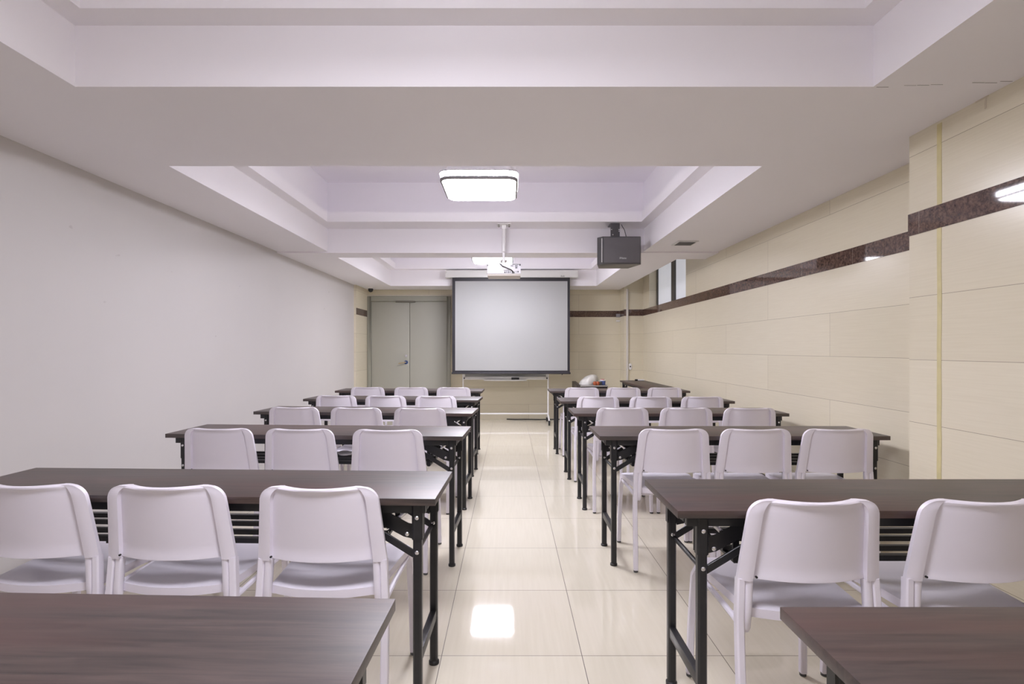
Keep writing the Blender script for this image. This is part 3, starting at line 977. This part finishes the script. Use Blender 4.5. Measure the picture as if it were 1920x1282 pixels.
# ------------------------------------------------------------------ side desk with things on it
YD = 8.50
zd = wz(722.5, YD)
sd = tag(empty('side_desk', (wx(1111, YD), YD + .2, 0)), 'small dark side desk behind the first table along the tiled wall', 'desk')
dxx = lambda p: wx(p, YD) - wx(1111, YD)
m = MB(); m.box(dxx(1088), dxx(1140), -.2, .40, zd - .03, zd); m.build('desktop', M['desk'], sd, bevel=.003)
m = MB(); m.box(dxx(1088), dxx(1140), -.207, -.2, zd - .016, zd + .001); m.build('edge_strip', M['alu'], sd, smooth=0)
m = MB(); m.loops([[(x, -.2, zd - .10), (x, .40, zd - .10), (x, .40, zd + .035), (x, .15, zd + .028), (x, -.2, zd + .003)] for x in (dxx(1081), dxx(1088))])
m.build('side_panel', M['desk'], sd, smooth=0)
m = MB(); m.box(dxx(1090), dxx(1138), -.17, -.15, zd - .20, zd - .03); m.build('apron', M['desk'], sd, smooth=0)
for x in (dxx(1091), dxx(1137)):
    for y in (-.18, .37):
        m = MB(); m.box(x - .018, x + .018, y - .018, y + .018, 0, zd - .03); m.build('leg', M['black_metal'], sd, smooth=0)

def blob(name, prof_fn, mat, nu=26, nv=12):
    m = MB()
    rings = []
    for j in range(nv + 1):
        v = j / nv
        rings.append([prof_fn(2 * PI * i / nu, v) for i in range(nu)])
    m.loops(rings)
    return m.build(name, mat, smooth=60)
rnd = [random.uniform(-1, 1) for _ in range(64)]
def bag(a, v):
    r = math.cos(v * PI / 2 * .985) ** .55
    wob = 1 + .05 * math.sin(3 * a + 1.3) + .05 * math.sin(7 * a + v * 5) + .03 * math.sin(13 * a - 4 * v)
    x = .155 * r * math.cos(a) * wob + .06 * v
    y = .15 * r * math.sin(a) * wob
    z = .165 * math.sin(v * PI / 2) * (1 - .35 * max(0, -math.cos(a)) * r) + .008 * math.sin(9 * a) * r * math.sin(v * PI)
    return (x, y, z)
b = blob('plastic_bag', bag, M['bag'])
b.location = (wx(1106.5, YD), YD + .235, zd + .0015)
tag(b, 'crumpled white plastic bag lying on the small side desk', 'bag')
def orange(a, v):
    th = PI * (.06 + .94 * v)
    return (.034 * math.sin(PI - th + .0) * math.cos(a), .034 * math.sin(PI - th) * math.sin(a), .033 - .033 * math.cos(PI - th) * -1 if False else .033 - .033 * math.cos(th))
for i, (px, dy) in enumerate(((1115.5, .005), (1121, .015))):
    o = blob('orange', orange, M['orange'], 16, 10)
    o.location = (wx(px, YD), YD + dy, zd + .0015)
    tag(o, ('orange fruit in front of the white plastic bag on the side desk', 'darker orange fruit between the other orange and the dark cup')[i], 'orange', 'oranges on the side desk')
m = MB(); m.lathe([(.026, 0), (.034, .058), (.030, .058), (.024, .006)], 16); o = m.build('cup', M['cup'])
o.location = (wx(1124.5, YD) + .012, YD + .05, zd + .0015); tag(o, 'dark grey cup standing beside the blue tub on the side desk', 'cup')
tb = tag(empty('plastic_tub', (wx(1132.5, YD), YD + .10, zd + .0015)), 'blue plastic tub with white and red lid on the side desk', 'tub')
m = MB(); m.lathe([(.040, 0), (.046, .072)], 18); m.build('tub_body', M['tub'], tb)
m = MB(); m.lathe([(.049, .070), (.049, .084), (.044, .088)], 18); lid = m.build('lid', M['white_enamel'], tb)
m = MB(); m.lathe([(.034, .088), (.032, .096)], 16, (-.006, 0, 0)); m.build('lid_knob', M['red_lid'], lid)
mk = tag(empty('marker_pen', (2.07, 8.20, TH)), 'white marker pen with black cap lying on the lengthwise table', 'marker pen')
m = MB(); m.cyl((-.032, 0, .0125), (.07, -.004, .0125), .0125, 12); m.build('barrel', M['white_enamel'], mk)
m = MB(); m.cyl((-.075, .002, .0135), (-.032, 0, .0135), .0135, 12); m.build('cap', M['plastic_black'], mk)

# paper left on shelves
def crumple(name, x, y, z, sx, sy, sz, label, seed):
    r = random.Random(seed)
    ph = [r.uniform(0, 6) for _ in range(4)]
    def f(a, v):
        k = math.sin(PI * min(1, .05 + v * .95)) ** .6 if v < .97 else .25
        q = 1 + .16 * math.sin(3 * a + ph[0]) + .10 * math.sin(5 * a + ph[1] + 4 * v)
        return (sx * k * math.cos(a) * q, sy * k * math.sin(a) * q, sz * v)
    o = blob(name, f, M['paper'], 18, 8); o.location = (x, y, z)
    tag(o, label, 'paper')
ct = left_tables[3]
crumple('crumpled_paper', wx(643, 3.22), 3.262, .6012, .05, .03, .030, 'crumpled white paper on the shelf of the fourth table along the white wall', 1)
